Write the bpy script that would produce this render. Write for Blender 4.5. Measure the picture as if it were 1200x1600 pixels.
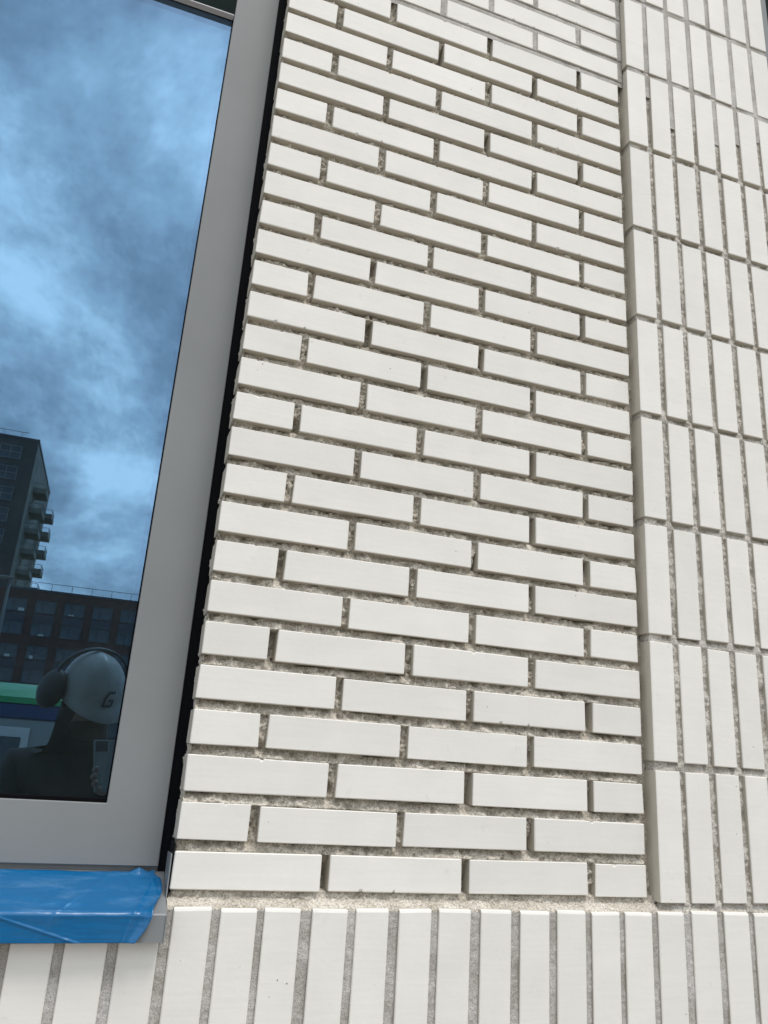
import bpy, bmesh, math, random
import numpy as np
from mathutils import Vector, Matrix, Euler

random.seed(7)
scene = bpy.context.scene
for o in list(bpy.data.objects):
    bpy.data.objects.remove(o)

# ------------------------------------------------------------------ camera
cam_data = bpy.data.cameras.new('camera')
cam = bpy.data.objects.new('camera', cam_data)
scene.collection.objects.link(cam)
CAM = Vector((-0.1198, -1.1919, 0.1828))
RIGHT = Vector((0.9422, -0.3289, 0.0640)).normalized()
BACK = Vector((-0.2952, -0.9053, -0.3054))
BACK = (BACK - RIGHT * BACK.dot(RIGHT)).normalized()
UP = BACK.cross(RIGHT)
cam.matrix_world = Matrix(((RIGHT.x, UP.x, BACK.x, CAM.x), (RIGHT.y, UP.y, BACK.y, CAM.y),
                           (RIGHT.z, UP.z, BACK.z, CAM.z), (0, 0, 0, 1)))
cam_data.sensor_fit = 'VERTICAL'
cam_data.sensor_height = 36.0
cam_data.lens = 27.426
cam_data.clip_start = 0.01
cam_data.clip_end = 3000
scene.camera = cam
scene.cycles.caustics_reflective = False
scene.render.resolution_x, scene.render.resolution_y = 768, 1024

# ------------------------------------------------------------------ sky
SUN_EL, SUN_AZ = math.radians(64), math.radians(22)      # azimuth measured from -Y (in front of the wall) towards +X
SUN_DIR = Vector((math.sin(SUN_AZ) * math.cos(SUN_EL), -math.cos(SUN_AZ) * math.cos(SUN_EL), math.sin(SUN_EL)))
world = bpy.data.worlds.new('World')
scene.world = world
world.use_nodes = True
wn, wl = world.node_tree.nodes, world.node_tree.links
wn.clear()
w_out = wn.new('ShaderNodeOutputWorld')
w_bg = wn.new('ShaderNodeBackground')
w_bg.inputs['Strength'].default_value = 0.10
sky = wn.new('ShaderNodeTexSky')
sky.sky_type = 'NISHITA'
sky.sun_disc = False
sky.sun_elevation = SUN_EL
sky.sun_rotation = math.atan2(SUN_DIR.x, SUN_DIR.y)
tc = wn.new('ShaderNodeTexCoord')
sep = wn.new('ShaderNodeSeparateXYZ')
wl.new(tc.outputs['Generated'], sep.inputs[0])


def wmath(op, a, b=None):
    n = wn.new('ShaderNodeMath')
    n.operation = op
    for i, v in enumerate((a, b)):
        if v is None:
            continue
        if isinstance(v, (int, float)):
            n.inputs[i].default_value = v
        else:
            wl.new(v, n.inputs[i])
    return n.outputs[0]


zz = wmath('ADD', wmath('MAXIMUM', sep.outputs[2], 0.0), 0.32)
comb = wn.new('ShaderNodeCombineXYZ')
wl.new(wmath('DIVIDE', sep.outputs[0], zz), comb.inputs[0])
wl.new(wmath('DIVIDE', sep.outputs[1], zz), comb.inputs[1])
cmap = wn.new('ShaderNodeMapping')
cmap.inputs['Location'].default_value = (10.63, -13.62, 0.0)
cmap.inputs['Scale'].default_value = (1.0, 0.8, 1.0)
wl.new(comb.outputs[0], cmap.inputs[0])
cn = wn.new('ShaderNodeTexNoise')
cn.inputs['Scale'].default_value = 2.05
cn.inputs['Detail'].default_value = 7.0
cn.inputs['Roughness'].default_value = 0.65
cn.inputs['Distortion'].default_value = 0.15
wl.new(cmap.outputs[0], cn.inputs['Vector'])
cr = wn.new('ShaderNodeValToRGB')
els = cr.color_ramp.elements
els[0].position, els[0].color = 0.36, (2.8, 2.95, 3.15, 1)
els[1].position, els[1].color = 0.66, (13.2, 13.2, 13.0, 1)
e = els.new(0.47); e.color = (4.75, 5.0, 5.3, 1)
e = els.new(0.555); e.color = (7.7, 7.95, 8.2, 1)
wl.new(cn.outputs[0], cr.inputs[0])
cmix = wn.new('ShaderNodeMix')
cmix.data_type = 'RGBA'
cmix.inputs['Factor'].default_value = 0.86
wl.new(sky.outputs[0], cmix.inputs['A'])
wl.new(cr.outputs[0], cmix.inputs['B'])
wl.new(cmix.outputs['Result'], w_bg.inputs['Color'])
wl.new(w_bg.outputs[0], w_out.inputs[0])

# ------------------------------------------------------------------ sun, exposure
sun_data = bpy.data.lights.new('sun', 'SUN')
sun_data.energy = 1.15
sun_data.angle = math.radians(20)
sun_data.color = (1.0, 0.955, 0.895)
sun = bpy.data.objects.new('sun', sun_data)
scene.collection.objects.link(sun)
sun.rotation_euler = SUN_DIR.to_track_quat('Z', 'Y').to_euler()
vs = scene.view_settings
vs.view_transform = 'Standard'
vs.look = 'None'
vs.exposure = 0.88
vs.gamma = 1.0
vs.use_curve_mapping = False

# ------------------------------------------------------------------ helpers
COL = scene.collection


def obj(name, mesh, parent=None, mat=None, loc=None):
    o = bpy.data.objects.new(name, mesh)
    COL.objects.link(o)
    if mat is not None and mesh is not None and not mesh.materials:
        mesh.materials.append(mat)
    if parent is not None:
        o.parent = parent
    if loc is not None:
        o.location = loc
    return o


def tag(o, label=None, category=None, group=None, kind=None):
    for k, v in (('label', label), ('category', category), ('group', group), ('kind', kind)):
        if v:
            o[k] = v
    return o


def empty(name, loc=(0, 0, 0)):
    o = bpy.data.objects.new(name, None)
    COL.objects.link(o)
    o.location = loc
    o.empty_display_size = 0.05
    return o


def bm_mesh(bm, name, smooth=False):
    me = bpy.data.meshes.new(name)
    bm.to_mesh(me)
    bm.free()
    if smooth:
        for p in me.polygons:
            p.use_smooth = True
    return me


def bm_box(bm, x0, x1, y0, y1, z0, z1, bevel=0.0, seg=1):
    vs_ = [bm.verts.new((x, y, z)) for x in (x0, x1) for y in (y0, y1) for z in (z0, z1)]
    fs = [bm.faces.new([vs_[i] for i in q]) for q in
          ((0, 1, 3, 2), (4, 6, 7, 5), (0, 4, 5, 1), (2, 3, 7, 6), (0, 2, 6, 4), (1, 5, 7, 3))]
    if bevel > 0:
        ed = list({e_ for f_ in fs for e_ in f_.edges})
        bmesh.ops.bevel(bm, geom=ed, offset=bevel, segments=seg, affect='EDGES', profile=0.6)


def box_mesh(name, x0, x1, y0, y1, z0, z1, bevel=0.0, seg=1):
    bm = bmesh.new()
    bm_box(bm, x0, x1, y0, y1, z0, z1, bevel, seg)
    bmesh.ops.recalc_face_normals(bm, faces=bm.faces)
    return bm_mesh(bm, name)


def prism_x(name, poly_yz, x0, x1, bevel=0.0):
    """Extrude a closed YZ outline along X."""
    bm = bmesh.new()
    a = [bm.verts.new((x0, y, z)) for y, z in poly_yz]
    b = [bm.verts.new((x1, y, z)) for y, z in poly_yz]
    n = len(a)
    bm.faces.new(a)
    bm.faces.new(b[::-1])
    for i in range(n):
        bm.faces.new((a[i], b[i], b[(i + 1) % n], a[(i + 1) % n]))
    bmesh.ops.recalc_face_normals(bm, faces=bm.faces)
    if bevel:
        bmesh.ops.bevel(bm, geom=list(bm.edges), offset=bevel, segments=1, affect='EDGES')
    return bm_mesh(bm, name)


_tabs = {}


def vnoise(x, y, scale, seed):
    """Smooth 2-D value noise in 0..1 (numpy arrays)."""
    if seed not in _tabs:
        _tabs[seed] = np.random.RandomState(seed).rand(256, 256)
    t = _tabs[seed]
    xs, ys = x / scale + 1000.0, y / scale + 1000.0
    xi, yi = np.floor(xs).astype(int), np.floor(ys).astype(int)
    fx, fy = xs - xi, ys - yi
    fx, fy = fx * fx * (3 - 2 * fx), fy * fy * (3 - 2 * fy)
    g = lambda i, j: t[i % 256, j % 256]
    return (g(xi, yi) * (1 - fx) * (1 - fy) + g(xi + 1, yi) * fx * (1 - fy)
            + g(xi, yi + 1) * (1 - fx) * fy + g(xi + 1, yi + 1) * fx * fy)


def array_mesh(name, verts, faces):
    me = bpy.data.meshes.new(name)
    nv, nf = len(verts), len(faces)
    me.vertices.add(nv)
    me.vertices.foreach_set('co', np.asarray(verts, dtype=np.float32).ravel())
    me.loops.add(nf * 4)
    me.loops.foreach_set('vertex_index', np.asarray(faces, dtype=np.int32).ravel())
    me.polygons.add(nf)
    me.polygons.foreach_set('loop_start', np.arange(0, nf * 4, 4, dtype=np.int32))
    me.polygons.foreach_set('loop_total', np.full(nf, 4, dtype=np.int32))
    me.update(calc_edges=True)
    me.validate()
    return me


def relief(name, x0, x1, z0, z1, res, depth, holes=(), keep=None):
    """Wall-facing sheet y = depth(X, Z); cells lying well behind a brick are dropped."""
    nx, nz = int(round((x1 - x0) / res)) + 1, int(round((z1 - z0) / res)) + 1
    xs, zs = np.linspace(x0, x1, nx), np.linspace(z0, z1, nz)
    X, Z = np.meshgrid(xs, zs)
    Y = depth(X, Z)
    mask = np.ones((nz - 1, nx - 1), bool)
    if keep is not None:
        mask &= keep(0.5 * (X[1:, 1:] + X[:-1, :-1]), 0.5 * (Z[1:, 1:] + Z[:-1, :-1]))
    for (bx0, bx1, bz0, bz1) in holes:
        i0, i1 = np.searchsorted(xs, bx0 + 0.005), np.searchsorted(xs, bx1 - 0.005) - 1
        j0, j1 = np.searchsorted(zs, bz0 + 0.005), np.searchsorted(zs, bz1 - 0.005) - 1
        if i1 > i0 and j1 > j0:
            mask[max(j0, 0):max(j1, 0), max(i0, 0):max(i1, 0)] = False
    idx = np.arange(nx * nz).reshape(nz, nx)
    F = np.stack([idx[:-1, :-1], idx[:-1, 1:], idx[1:, 1:], idx[1:, :-1]], -1)[mask]
    V = np.stack([X, Y, Z], -1).reshape(-1, 3)
    used = np.unique(F)
    remap = np.zeros(nx * nz, int)
    remap[used] = np.arange(len(used))
    return array_mesh(name, V[used], remap[F])


# ------------------------------------------------------------------ materials
def new_mat(name):
    m = bpy.data.materials.new(name)
    m.use_nodes = True
    nt = m.node_tree
    return m, nt.nodes, nt.links, nt.nodes['Principled BSDF']


def N(nodes, typ, **kw):
    n = nodes.new(typ)
    for k, v in kw.items():
        if k in n.inputs:
            n.inputs[k].default_value = v
        else:
            setattr(n, k, v)
    return n


def ramp(nodes, stops):
    n = nodes.new('ShaderNodeValToRGB')
    el = n.color_ramp.elements
    el[0].position, el[0].color = stops[0][0], (*stops[0][1], 1)
    el[1].position, el[1].color = stops[-1][0], (*stops[-1][1], 1)
    for p, c in stops[1:-1]:
        q = el.new(p)
        q.color = (*c, 1)
    return n


def g3(v):
    return (v, v, v)


def mixc(nodes, links, fac, a, b, blend='MIX'):
    n = nodes.new('ShaderNodeMix')
    n.data_type = 'RGBA'
    n.blend_type = blend
    for k, v in (('Factor', fac), ('A', a), ('B', b)):
        if isinstance(v, (int, float)):
            n.inputs[k].default_value = v
        elif isinstance(v, tuple):
            n.inputs[k].default_value = (*v, 1)
        else:
            links.new(v, n.inputs[k])
    return n.outputs['Result']


def simple(name, col, rough=0.5, metallic=0.0, var=0.0, scale=20.0, bump=0.0, spec=0.5):
    m, n, l, b = new_mat(name)
    b.inputs['Roughness'].default_value = rough
    b.inputs['Metallic'].default_value = metallic
    b.inputs['Specular IOR Level'].default_value = spec
    t = N(n, 'ShaderNodeTexCoord')
    no = N(n, 'ShaderNodeTexNoise', Scale=scale, Detail=5.0)
    l.new(t.outputs['Object'], no.inputs['Vector'])
    r = ramp(n, [(0.3, tuple(c * (1 - var) for c in col)), (0.7, tuple(min(1, c * (1 + var)) for c in col))])
    l.new(no.outputs[0], r.inputs[0])
    l.new(r.outputs[0], b.inputs['Base Color'])
    if bump:
        bp = N(n, 'ShaderNodeBump', Strength=bump, Distance=0.002)
        l.new(no.outputs[0], bp.inputs['Height'])
        l.new(bp.outputs[0], b.inputs['Normal'])
    return m


def brick_material(name, base, side=False):
    m, n, l, b = new_mat(name)
    oi = N(n, 'ShaderNodeObjectInfo')
    t = N(n, 'ShaderNodeTexCoord')
    off = N(n, 'ShaderNodeVectorMath', operation='MULTIPLY_ADD')
    l.new(oi.outputs['Random'], off.inputs[0])
    off.inputs[1].default_value = (37.0, 11.0, 53.0)
    l.new(t.outputs['Object'], off.inputs[2])
    v = off.outputs[0]
    # brick to brick tone
    rt = ramp(n, [(0.0, tuple(c * 0.95 for c in base)), (0.4, tuple(c * 0.985 for c in base)), (1.0, tuple(c * 1.015 for c in base))])
    l.new(oi.outputs['Random'], rt.inputs[0])
    # soft cloudy blotches in the engobe
    n1 = N(n, 'ShaderNodeTexNoise', Scale=14.0, Detail=4.0)
    l.new(v, n1.inputs['Vector'])
    r1 = ramp(n, [(0.3, g3(0.945)), (0.7, g3(1.0))])
    l.new(n1.outputs[0], r1.inputs[0])
    c = mixc(n, l, 1.0, rt.outputs[0], r1.outputs[0], 'MULTIPLY')
    # pulled horizontal drag marks
    mp = N(n, 'ShaderNodeMapping')
    mp.inputs['Scale'].default_value = (9.0, 60.0, 170.0)
    l.new(v, mp.inputs[0])
    n2 = N(n, 'ShaderNodeTexNoise', Scale=1.0, Detail=3.0)
    l.new(mp.outputs[0], n2.inputs['Vector'])
    r2 = ramp(n, [(0.30, g3(0.975)), (0.6, g3(1.0))])
    l.new(n2.outputs[0], r2.inputs[0])
    c = mixc(n, l, 1.0, c, r2.outputs[0], 'MULTIPLY')
    # faint grey scuffs and mortar smears, sparse
    n3 = N(n, 'ShaderNodeTexNoise', Scale=26.0, Detail=6.0, Roughness=0.7, Distortion=0.6)
    l.new(v, n3.inputs['Vector'])
    r3 = ramp(n, [(0.63, g3(0.0)), (0.75, g3(0.32))])
    l.new(n3.outputs[0], r3.inputs[0])
    c = mixc(n, l, r3.outputs[0], c, (0.50, 0.49, 0.46))
    # pin-hole specks
    vo = N(n, 'ShaderNodeTexVoronoi', Scale=55.0)
    l.new(v, vo.inputs['Vector'])
    sp = ramp(n, [(0.045, g3(1.0)), (0.075, g3(0.0))])
    l.new(vo.outputs['Distance'], sp.inputs[0])
    n4 = N(n, 'ShaderNodeTexNoise', Scale=19.0)
    l.new(v, n4.inputs['Vector'])
    gate = ramp(n, [(0.60, g3(0.0)), (0.64, g3(1.0))])
    l.new(n4.outputs[0], gate.inputs[0])
    spk = N(n, 'ShaderNodeMath', operation='MULTIPLY')
    l.new(sp.outputs[0], spk.inputs[0])
    l.new(gate.outputs[0], spk.inputs[1])
    c = mixc(n, l, spk.outputs[0], c, (0.20, 0.19, 0.17))
    l.new(c, b.inputs['Base Color'])
    b.inputs['Roughness'].default_value = 0.75 if side else 0.60
    b.inputs['Specular IOR Level'].default_value = 0.15 if side else 0.28
    # relief
    n5 = N(n, 'ShaderNodeTexNoise', Scale=220.0 if side else 120.0, Detail=4.0)
    l.new(v, n5.inputs['Vector'])
    add = N(n, 'ShaderNodeMath', operation='MULTIPLY_ADD')
    l.new(n2.outputs[0], add.inputs[0])
    add.inputs[1].default_value = 0.6
    l.new(n5.outputs[0], add.inputs[2])
    bp = N(n, 'ShaderNodeBump', Strength=0.35 if side else 0.16, Distance=0.0012)
    l.new(add.outputs[0], bp.inputs['Height'])
    l.new(bp.outputs[0], b.inputs['Normal'])
    return m


def mortar_material(name, dark, mid, light, grain=420.0):
    m, n, l, b = new_mat(name)
    t = N(n, 'ShaderNodeTexCoord')
    n1 = N(n, 'ShaderNodeTexNoise', Scale=grain, Detail=3.0, Roughness=0.65)
    l.new(t.outputs['Object'], n1.inputs['Vector'])
    r = ramp(n, [(0.30, dark), (0.48, mid), (0.68, light)])
    l.new(n1.outputs[0], r.inputs[0])
    n2 = N(n, 'ShaderNodeTexNoise', Scale=24.0, Detail=3.0)
    l.new(t.outputs['Object'], n2.inputs['Vector'])
    r2 = ramp(n, [(0.3, (0.68, 0.66, 0.63)), (0.65, (1.0, 1.0, 1.0))])
    l.new(n2.outputs[0], r2.inputs[0])
    c = mixc(n, l, 1.0, r.outputs[0], r2.outputs[0], 'MULTIPLY')
    l.new(c, b.inputs['Base Color'])
    b.inputs['Roughness'].default_value = 0.95
    b.inputs['Specular IOR Level'].default_value = 0.1
    bp = N(n, 'ShaderNodeBump', Strength=0.9, Distance=0.0018)
    l.new(n1.outputs[0], bp.inputs['Height'])
    l.new(bp.outputs[0], b.inputs['Normal'])
    return m


M = {}
M['brick'] = brick_material('white_engobe', (0.79, 0.775, 0.735))
M['clay'] = brick_material('raw_clay_side', (0.55, 0.515, 0.445), side=True)
M['bedding'] = mortar_material('bedding_mortar', (0.25, 0.225, 0.19), (0.57, 0.53, 0.46), (0.80, 0.76, 0.68), 330.0)
M['soldier_bed'] = mortar_material('stacked_panel_mortar', (0.30, 0.28, 0.25), (0.56, 0.535, 0.49), (0.74, 0.715, 0.67), 380.0)
M['pointing'] = mortar_material('pointing_mortar', (0.34, 0.33, 0.315), (0.53, 0.515, 0.495), (0.68, 0.665, 0.645), 520.0)
M['frame'] = simple('grey_powder_coat', (0.222, 0.234, 0.238), 0.6, var=0.06, scale=4.0, bump=0.02, spec=0.25)
M['sill'] = simple('grey_anodised_sheet', (0.22, 0.235, 0.245), 0.38, var=0.06, scale=8.0, spec=0.5)
M['rubber'] = simple('black_rubber', (0.004, 0.004, 0.005), 0.7, var=0.2, spec=0.05)
M['membrane'] = simple('black_membrane', (0.0035, 0.004, 0.006), 0.8, var=0.3, bump=0.3, spec=0.15)
M['core'] = simple('render_core', (0.35, 0.34, 0.32), 0.9, var=0.15, scale=6.0)
M['screen'] = simple('dark_screen_box', (0.008, 0.016, 0.015), 0.8, var=0.1, spec=0.05)
M['lip'] = simple('pale_lip', (0.75, 0.76, 0.80), 0.6)
M['room'] = simple('dim_room', (0.045, 0.055, 0.055), 0.9, var=0.3, scale=1.5)
M['spacer'] = simple('pane_spacer', (0.03, 0.03, 0.032), 0.5)


def glass_material(name, tint, base, gain, dust_haze=0.0):
    m = bpy.data.materials.new(name)
    m.use_nodes = True
    n, l = m.node_tree.nodes, m.node_tree.links
    n.clear()
    out = n.new('ShaderNodeOutputMaterial')
    tr = n.new('ShaderNodeBsdfTransparent')
    tr.inputs[0].default_value = (0.62, 0.76, 0.73, 1)
    gl = n.new('ShaderNodeBsdfGlossy')
    gl.inputs['Color'].default_value = (*tint, 1)
    gl.inputs['Roughness'].default_value = 0.0
    t = n.new('ShaderNodeTexCoord')
    no = n.new('ShaderNodeTexNoise')
    no.inputs['Scale'].default_value = 1.6
    l.new(t.outputs['Object'], no.inputs['Vector'])
    bp = n.new('ShaderNodeBump')
    bp.inputs['Strength'].default_value = 0.02
    bp.inputs['Distance'].default_value = 0.002
    l.new(no.outputs[0], bp.inputs['Height'])
    l.new(bp.outputs[0], gl.inputs['Normal'])
    lw = n.new('ShaderNodeLayerWeight')
    lw.inputs['Blend'].default_value = 0.35
    ad = n.new('ShaderNodeMath')
    ad.operation = 'MULTIPLY_ADD'
    ad.inputs[1].default_value = gain
    ad.inputs[2].default_value = base
    ad.use_clamp = True
    l.new(lw.outputs['Facing'], ad.inputs[0])
    mx = n.new('ShaderNodeMixShader')
    l.new(ad.outputs[0], mx.inputs[0])
    l.new(tr.outputs[0], mx.inputs[1])
    l.new(gl.outputs[0], mx.inputs[2])
    dn = n.new('ShaderNodeTexNoise')
    dn.inputs['Scale'].default_value = 7.0
    dn.inputs['Detail'].default_value = 8.0
    dn.inputs['Roughness'].default_value = 0.7
    l.new(t.outputs['Object'], dn.inputs['Vector'])
    dr = ramp(n, [(0.35, g3(dust_haze * 0.5)), (0.70, g3(dust_haze * 1.8))])  # mottled dusty veil added as haze, lifting the blacks of the pane
    l.new(dn.outputs[0], dr.inputs[0])
    df = n.new('ShaderNodeBsdfDiffuse')
    df.inputs['Color'].default_value = (0.50, 0.56, 0.54, 1)
    mx2 = n.new('ShaderNodeMixShader')
    l.new(dr.outputs[0], mx2.inputs[0])
    l.new(mx.outputs[0], mx2.inputs[1])
    l.new(df.outputs[0], mx2.inputs[2])
    l.new(mx2.outputs[0], out.inputs[0])
    return m


M['glass'] = glass_material('coated_glass', (0.36, 0.60, 0.93), 0.31, 0.25, 0.012)
M['glass_inner'] = glass_material('clear_inner_glass', (0.80, 0.95, 0.92), 0.20, 0.25)

# ------------------------------------------------------------------ ground
GZ = -1.30
bm = bmesh.new()
bm_box(bm, -900, 900, -1500, 40, GZ - 0.4, GZ)
ground_mat = simple('site_paving', (0.30, 0.28, 0.245), 0.9, var=0.25, scale=0.8)
ground = obj('ground', bm_mesh(bm, 'ground'), None, ground_mat)
tag(ground, kind='structure')

# ------------------------------------------------------------------ brick wall
LB, JH, PB, HB = 0.2100, 0.0135, 0.0638, 0.0489      # stretcher length, head joint, row pitch, brick height
PX = LB + JH
ROWS = 37
wall = tag(empty('brick_wall', (0, 0, GZ)),
           'white brick facade of stretcher bricks, upright stacked bricks and a soldier course', 'brick wall')
OFF = Vector((0, 0, -GZ))


def wall_part(name, mesh, mat, label=None):
    o = obj(name, mesh, wall, mat, loc=(0, 0, -GZ))
    if label:
        o['label'] = label
    return o


def brick_mesh(name, w, d, h, seed, bev=0.0012, top=0.0, chips=0):
    rnd = random.Random(seed)
    bm_ = bmesh.new()
    bm_box(bm_, 0, w, 0, d, 0, h)
    for v in bm_.verts:
        v.co.x += rnd.uniform(-0.0007, 0.0007)
        v.co.z += rnd.uniform(-0.0006, 0.0006)
        if v.co.y < d * 0.5:
            v.co.y += rnd.uniform(-0.0005, 0.0005)
    bmesh.ops.recalc_face_normals(bm_, faces=bm_.faces)
    if top:                                             # worn, rounded upper arris
        ed = [e_ for e_ in bm_.edges if all(v.co.z > h * 0.5 and v.co.y < d * 0.5 for v in e_.verts)]
        bmesh.ops.bevel(bm_, geom=ed, offset=top, segments=2, affect='EDGES', profile=0.5)
    bmesh.ops.bevel(bm_, geom=[e_ for e_ in bm_.edges if e_.calc_length() > 0.02 and e_.calc_face_angle(0) > 0.9],
                    offset=bev * rnd.uniform(0.8, 1.25), segments=1, affect='EDGES')
    bmesh.ops.recalc_face_normals(bm_, faces=bm_.faces)
    if chips:
        for _ in range(chips):
            cx, top_edge = rnd.uniform(0.12, 0.88) * w, rnd.random() < 0.6
            hw = rnd.uniform(0.002, 0.006)
            for px in (cx - hw, cx - hw * 0.3, cx + hw * 0.4, cx + hw):
                if 0.004 < px < w - 0.004:
                    bmesh.ops.bisect_plane(bm_, geom=list(bm_.verts) + list(bm_.edges) + list(bm_.faces), plane_co=(px, 0, 0), plane_no=(1, 0, 0))
            for pn, pc in (((0, 0, 1), (0, 0, h - 0.0045 if top_edge else 0.0045)), ((0, 1, 0), (0, 0.005, 0))):
                bmesh.ops.bisect_plane(bm_, geom=list(bm_.verts) + list(bm_.edges) + list(bm_.faces), plane_co=pc, plane_no=pn)
            for v in bm_.verts:
                if abs(v.co.x - cx) < hw * 0.8 and v.co.y < 0.004 and (v.co.z > h - 0.0035 if top_edge else v.co.z < 0.0035):
                    v.co.z += (-1 if top_edge else 1) * rnd.uniform(0.0006, 0.0026)
                    v.co.y += rnd.uniform(0.0002, 0.0012)
    for f_ in bm_.faces:
        # the engobe covers the face and its arrises, the other sides are raw clay
        f_.material_index = 0 if f_.normal.y < -0.3 else 1
    me = bm_mesh(bm_, name)
    me.materials.append(M['brick'])
    me.materials.append(M['clay'])
    return me


HALF = PX / 2 - JH
st_mesh = [brick_mesh('stretcher', LB, 0.050, HB, 10 + i, chips=(0, 1, 0, 0, 0, 1, 0, 2, 0)[i]) for i in range(9)]
hf_mesh = [brick_mesh('half_brick', HALF, 0.050, HB, 30 + i, chips=(0, 1, 0, 0, 0, 1)[i]) for i in range(6)]

PW = 3.5 * PX - JH                                     # panel width
rects = []
spots = []
rb = random.Random(3)
for r in range(ROWS):
    x = 0.0
    for k in range(4):
        half = (k == 3) if r % 2 == 0 else (k == 0)
        w = HALF if half else LB
        spots.append((x, r * PB, half))
        rects.append((x, x + w, r * PB, r * PB + HB))
        x += w + JH


def st_depth(X, Z):
    row = np.floor(Z / PB)
    zr = Z - row * PB
    t = np.clip((zr - HB) / (PB - HB), 0, 1)
    bed = zr > HB - 0.001
    n1 = vnoise(X, Z, 0.022, 1) - 0.5
    n2 = vnoise(X, Z, 0.0065, 2) - 0.5
    n3 = vnoise(X, Z, 0.0028, 3) - 0.5
    low = np.clip((0.75 - Z) / 0.5, 0, 1)
    d = np.where(bed, 0.0085 - 0.004 * low + (0.006 + 0.005 * low) * t, 0.0115)
    d = d + 0.008 * n1 * np.where(bed, 1.0, 0.8) + 0.0065 * n2 + np.where(bed, 0.0036, 0.0055) * n3
    d = d + 0.0045 * np.clip((vnoise(X, Z, 0.0085, 9) - 0.66) * 5, 0, 1) - 0.003 * np.clip((vnoise(X, Z, 0.0075, 10) - 0.68) * 5, 0, 1)
    # poorly filled perpends: deep pockets
    pocket = np.clip((vnoise(X, Z, 0.035, 4) - 0.60) * 5, 0, 1) * (~bed) * 0.016
    d = d + pocket
    # base joint on the soldier course: a fuller, sloping bed of mortar
    base = Z < 0.002
    d = np.where(base, 0.008 - 0.30 * (0.0 - Z) + 0.005 * n1 + 0.005 * n2 + 0.0025 * n3, d)
    # the joint beside the upright bricks is raked deeper
    d = np.where((X > PW - 0.0005) & ~base, 0.017 + 0.007 * n1 + 0.004 * n2 + 0.002 * n3, d)
    return np.clip(d, 0.0012, 0.045)


m_st = wall_part('stretcher_mortar', relief('stretcher_mortar', 0.0015, PW + 0.018, -0.030, ROWS * PB, 0.0018, st_depth, rects),
                 M['bedding'], 'rough beige bedding mortar, raked back between the white stretcher bricks')
for i, (x, z, half) in enumerate(spots):
    me = rb.choice(hf_mesh if half else st_mesh)
    o = obj('brick', me, m_st)
    o.location = (x + rb.uniform(-0.0012, 0.0012) * (x > 0), rb.uniform(-0.0010, 0.0010), z + rb.uniform(-0.0007, 0.0007))
    o.rotation_euler = (rb.uniform(-0.003, 0.003), rb.uniform(-0.0022, 0.0022), rb.uniform(-0.002, 0.002))


def pt_depth(X, Z):
    row = np.floor(Z / PB)
    zr = Z - row * PB
    t = np.clip((zr - HB) / (PB - HB), 0, 1)
    n1 = vnoise(X, Z, 0.03, 5) - 0.5
    n3 = vnoise(X, Z, 0.004, 6) - 0.5
    crack = np.clip((t - 0.72) * 6, 0, 1) * np.clip((vnoise(X, Z * 0, 0.12, 7) - 0.35) * 4, 0, 1)
    return 0.0026 + 0.0016 * n1 + 0.0009 * n3 + 0.008 * crack


ZP = 26 * PB + HB                                      # pointing starts here
pt_rag = lambda X, Z: Z > ZP - 0.018 * (vnoise(X, X * 0, 0.05, 8) > 0.55) * (((X / PX * 2) % 1) > 0.8)
up_rects = [q for q in rects if q[3] > ZP - 0.1]
o = obj('pointing', relief('pointing', 0.002, PW + 0.013, ZP - 0.02, ROWS * PB, 0.0022, pt_depth, up_rects, pt_rag), m_st, M['pointing'])
o['label'] = 'smooth grey pointing that fills the upper joints'

# mortar on the window reveal, between the backs of the bricks
def reveal_mesh():
    ys, zs = np.linspace(0.004, 0.052, 26), np.arange(-0.03, ROWS * PB, 0.002)
    Y, Z = np.meshgrid(ys, zs)
    zr = Z - np.floor(Z / PB) * PB
    bed = np.clip((zr - HB + 0.004) / 0.005, 0, 1)
    X = 0.0035 + 0.0040 * (vnoise(Y, Z, 0.008, 11) - 0.5) + 0.0025 * (vnoise(Y, Z, 0.003, 12) - 0.5)
    lump = np.clip((vnoise(Y, Z, 0.013, 13) - 0.52) * 4, 0, 1) * np.clip((Y - 0.035) / 0.012, 0, 1)
    X = X - 0.0036 * lump + 0.004 * (1 - bed) * (Y < 0.045)
    idx = np.arange(X.size).reshape(X.shape)
    F = np.stack([idx[:-1, :-1], idx[1:, :-1], idx[1:, 1:], idx[:-1, 1:]], -1).reshape(-1, 4)
    return array_mesh('reveal_mortar', np.stack([X, Y, Z], -1).reshape(-1, 3), F)


o = obj('reveal_mortar', reveal_mesh(), m_st, M['bedding'])

# ------------------------------------------------------------------ upright stacked bricks
SD, SX0, SZ0, SH, SPZ, SW, SPX = 0.0150, 0.7836, -0.0062, 0.2072, 0.2212, 0.0497, 0.0634
so_mesh = [brick_mesh('soldier', SW, 0.060, SH, 60 + i) for i in range(7)]
so_rects = [(SX0 + c * SPX, SX0 + c * SPX + SW, SZ0 + k * SPZ, SZ0 + k * SPZ + SH) for k in range(11) for c in range(7)]


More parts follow.
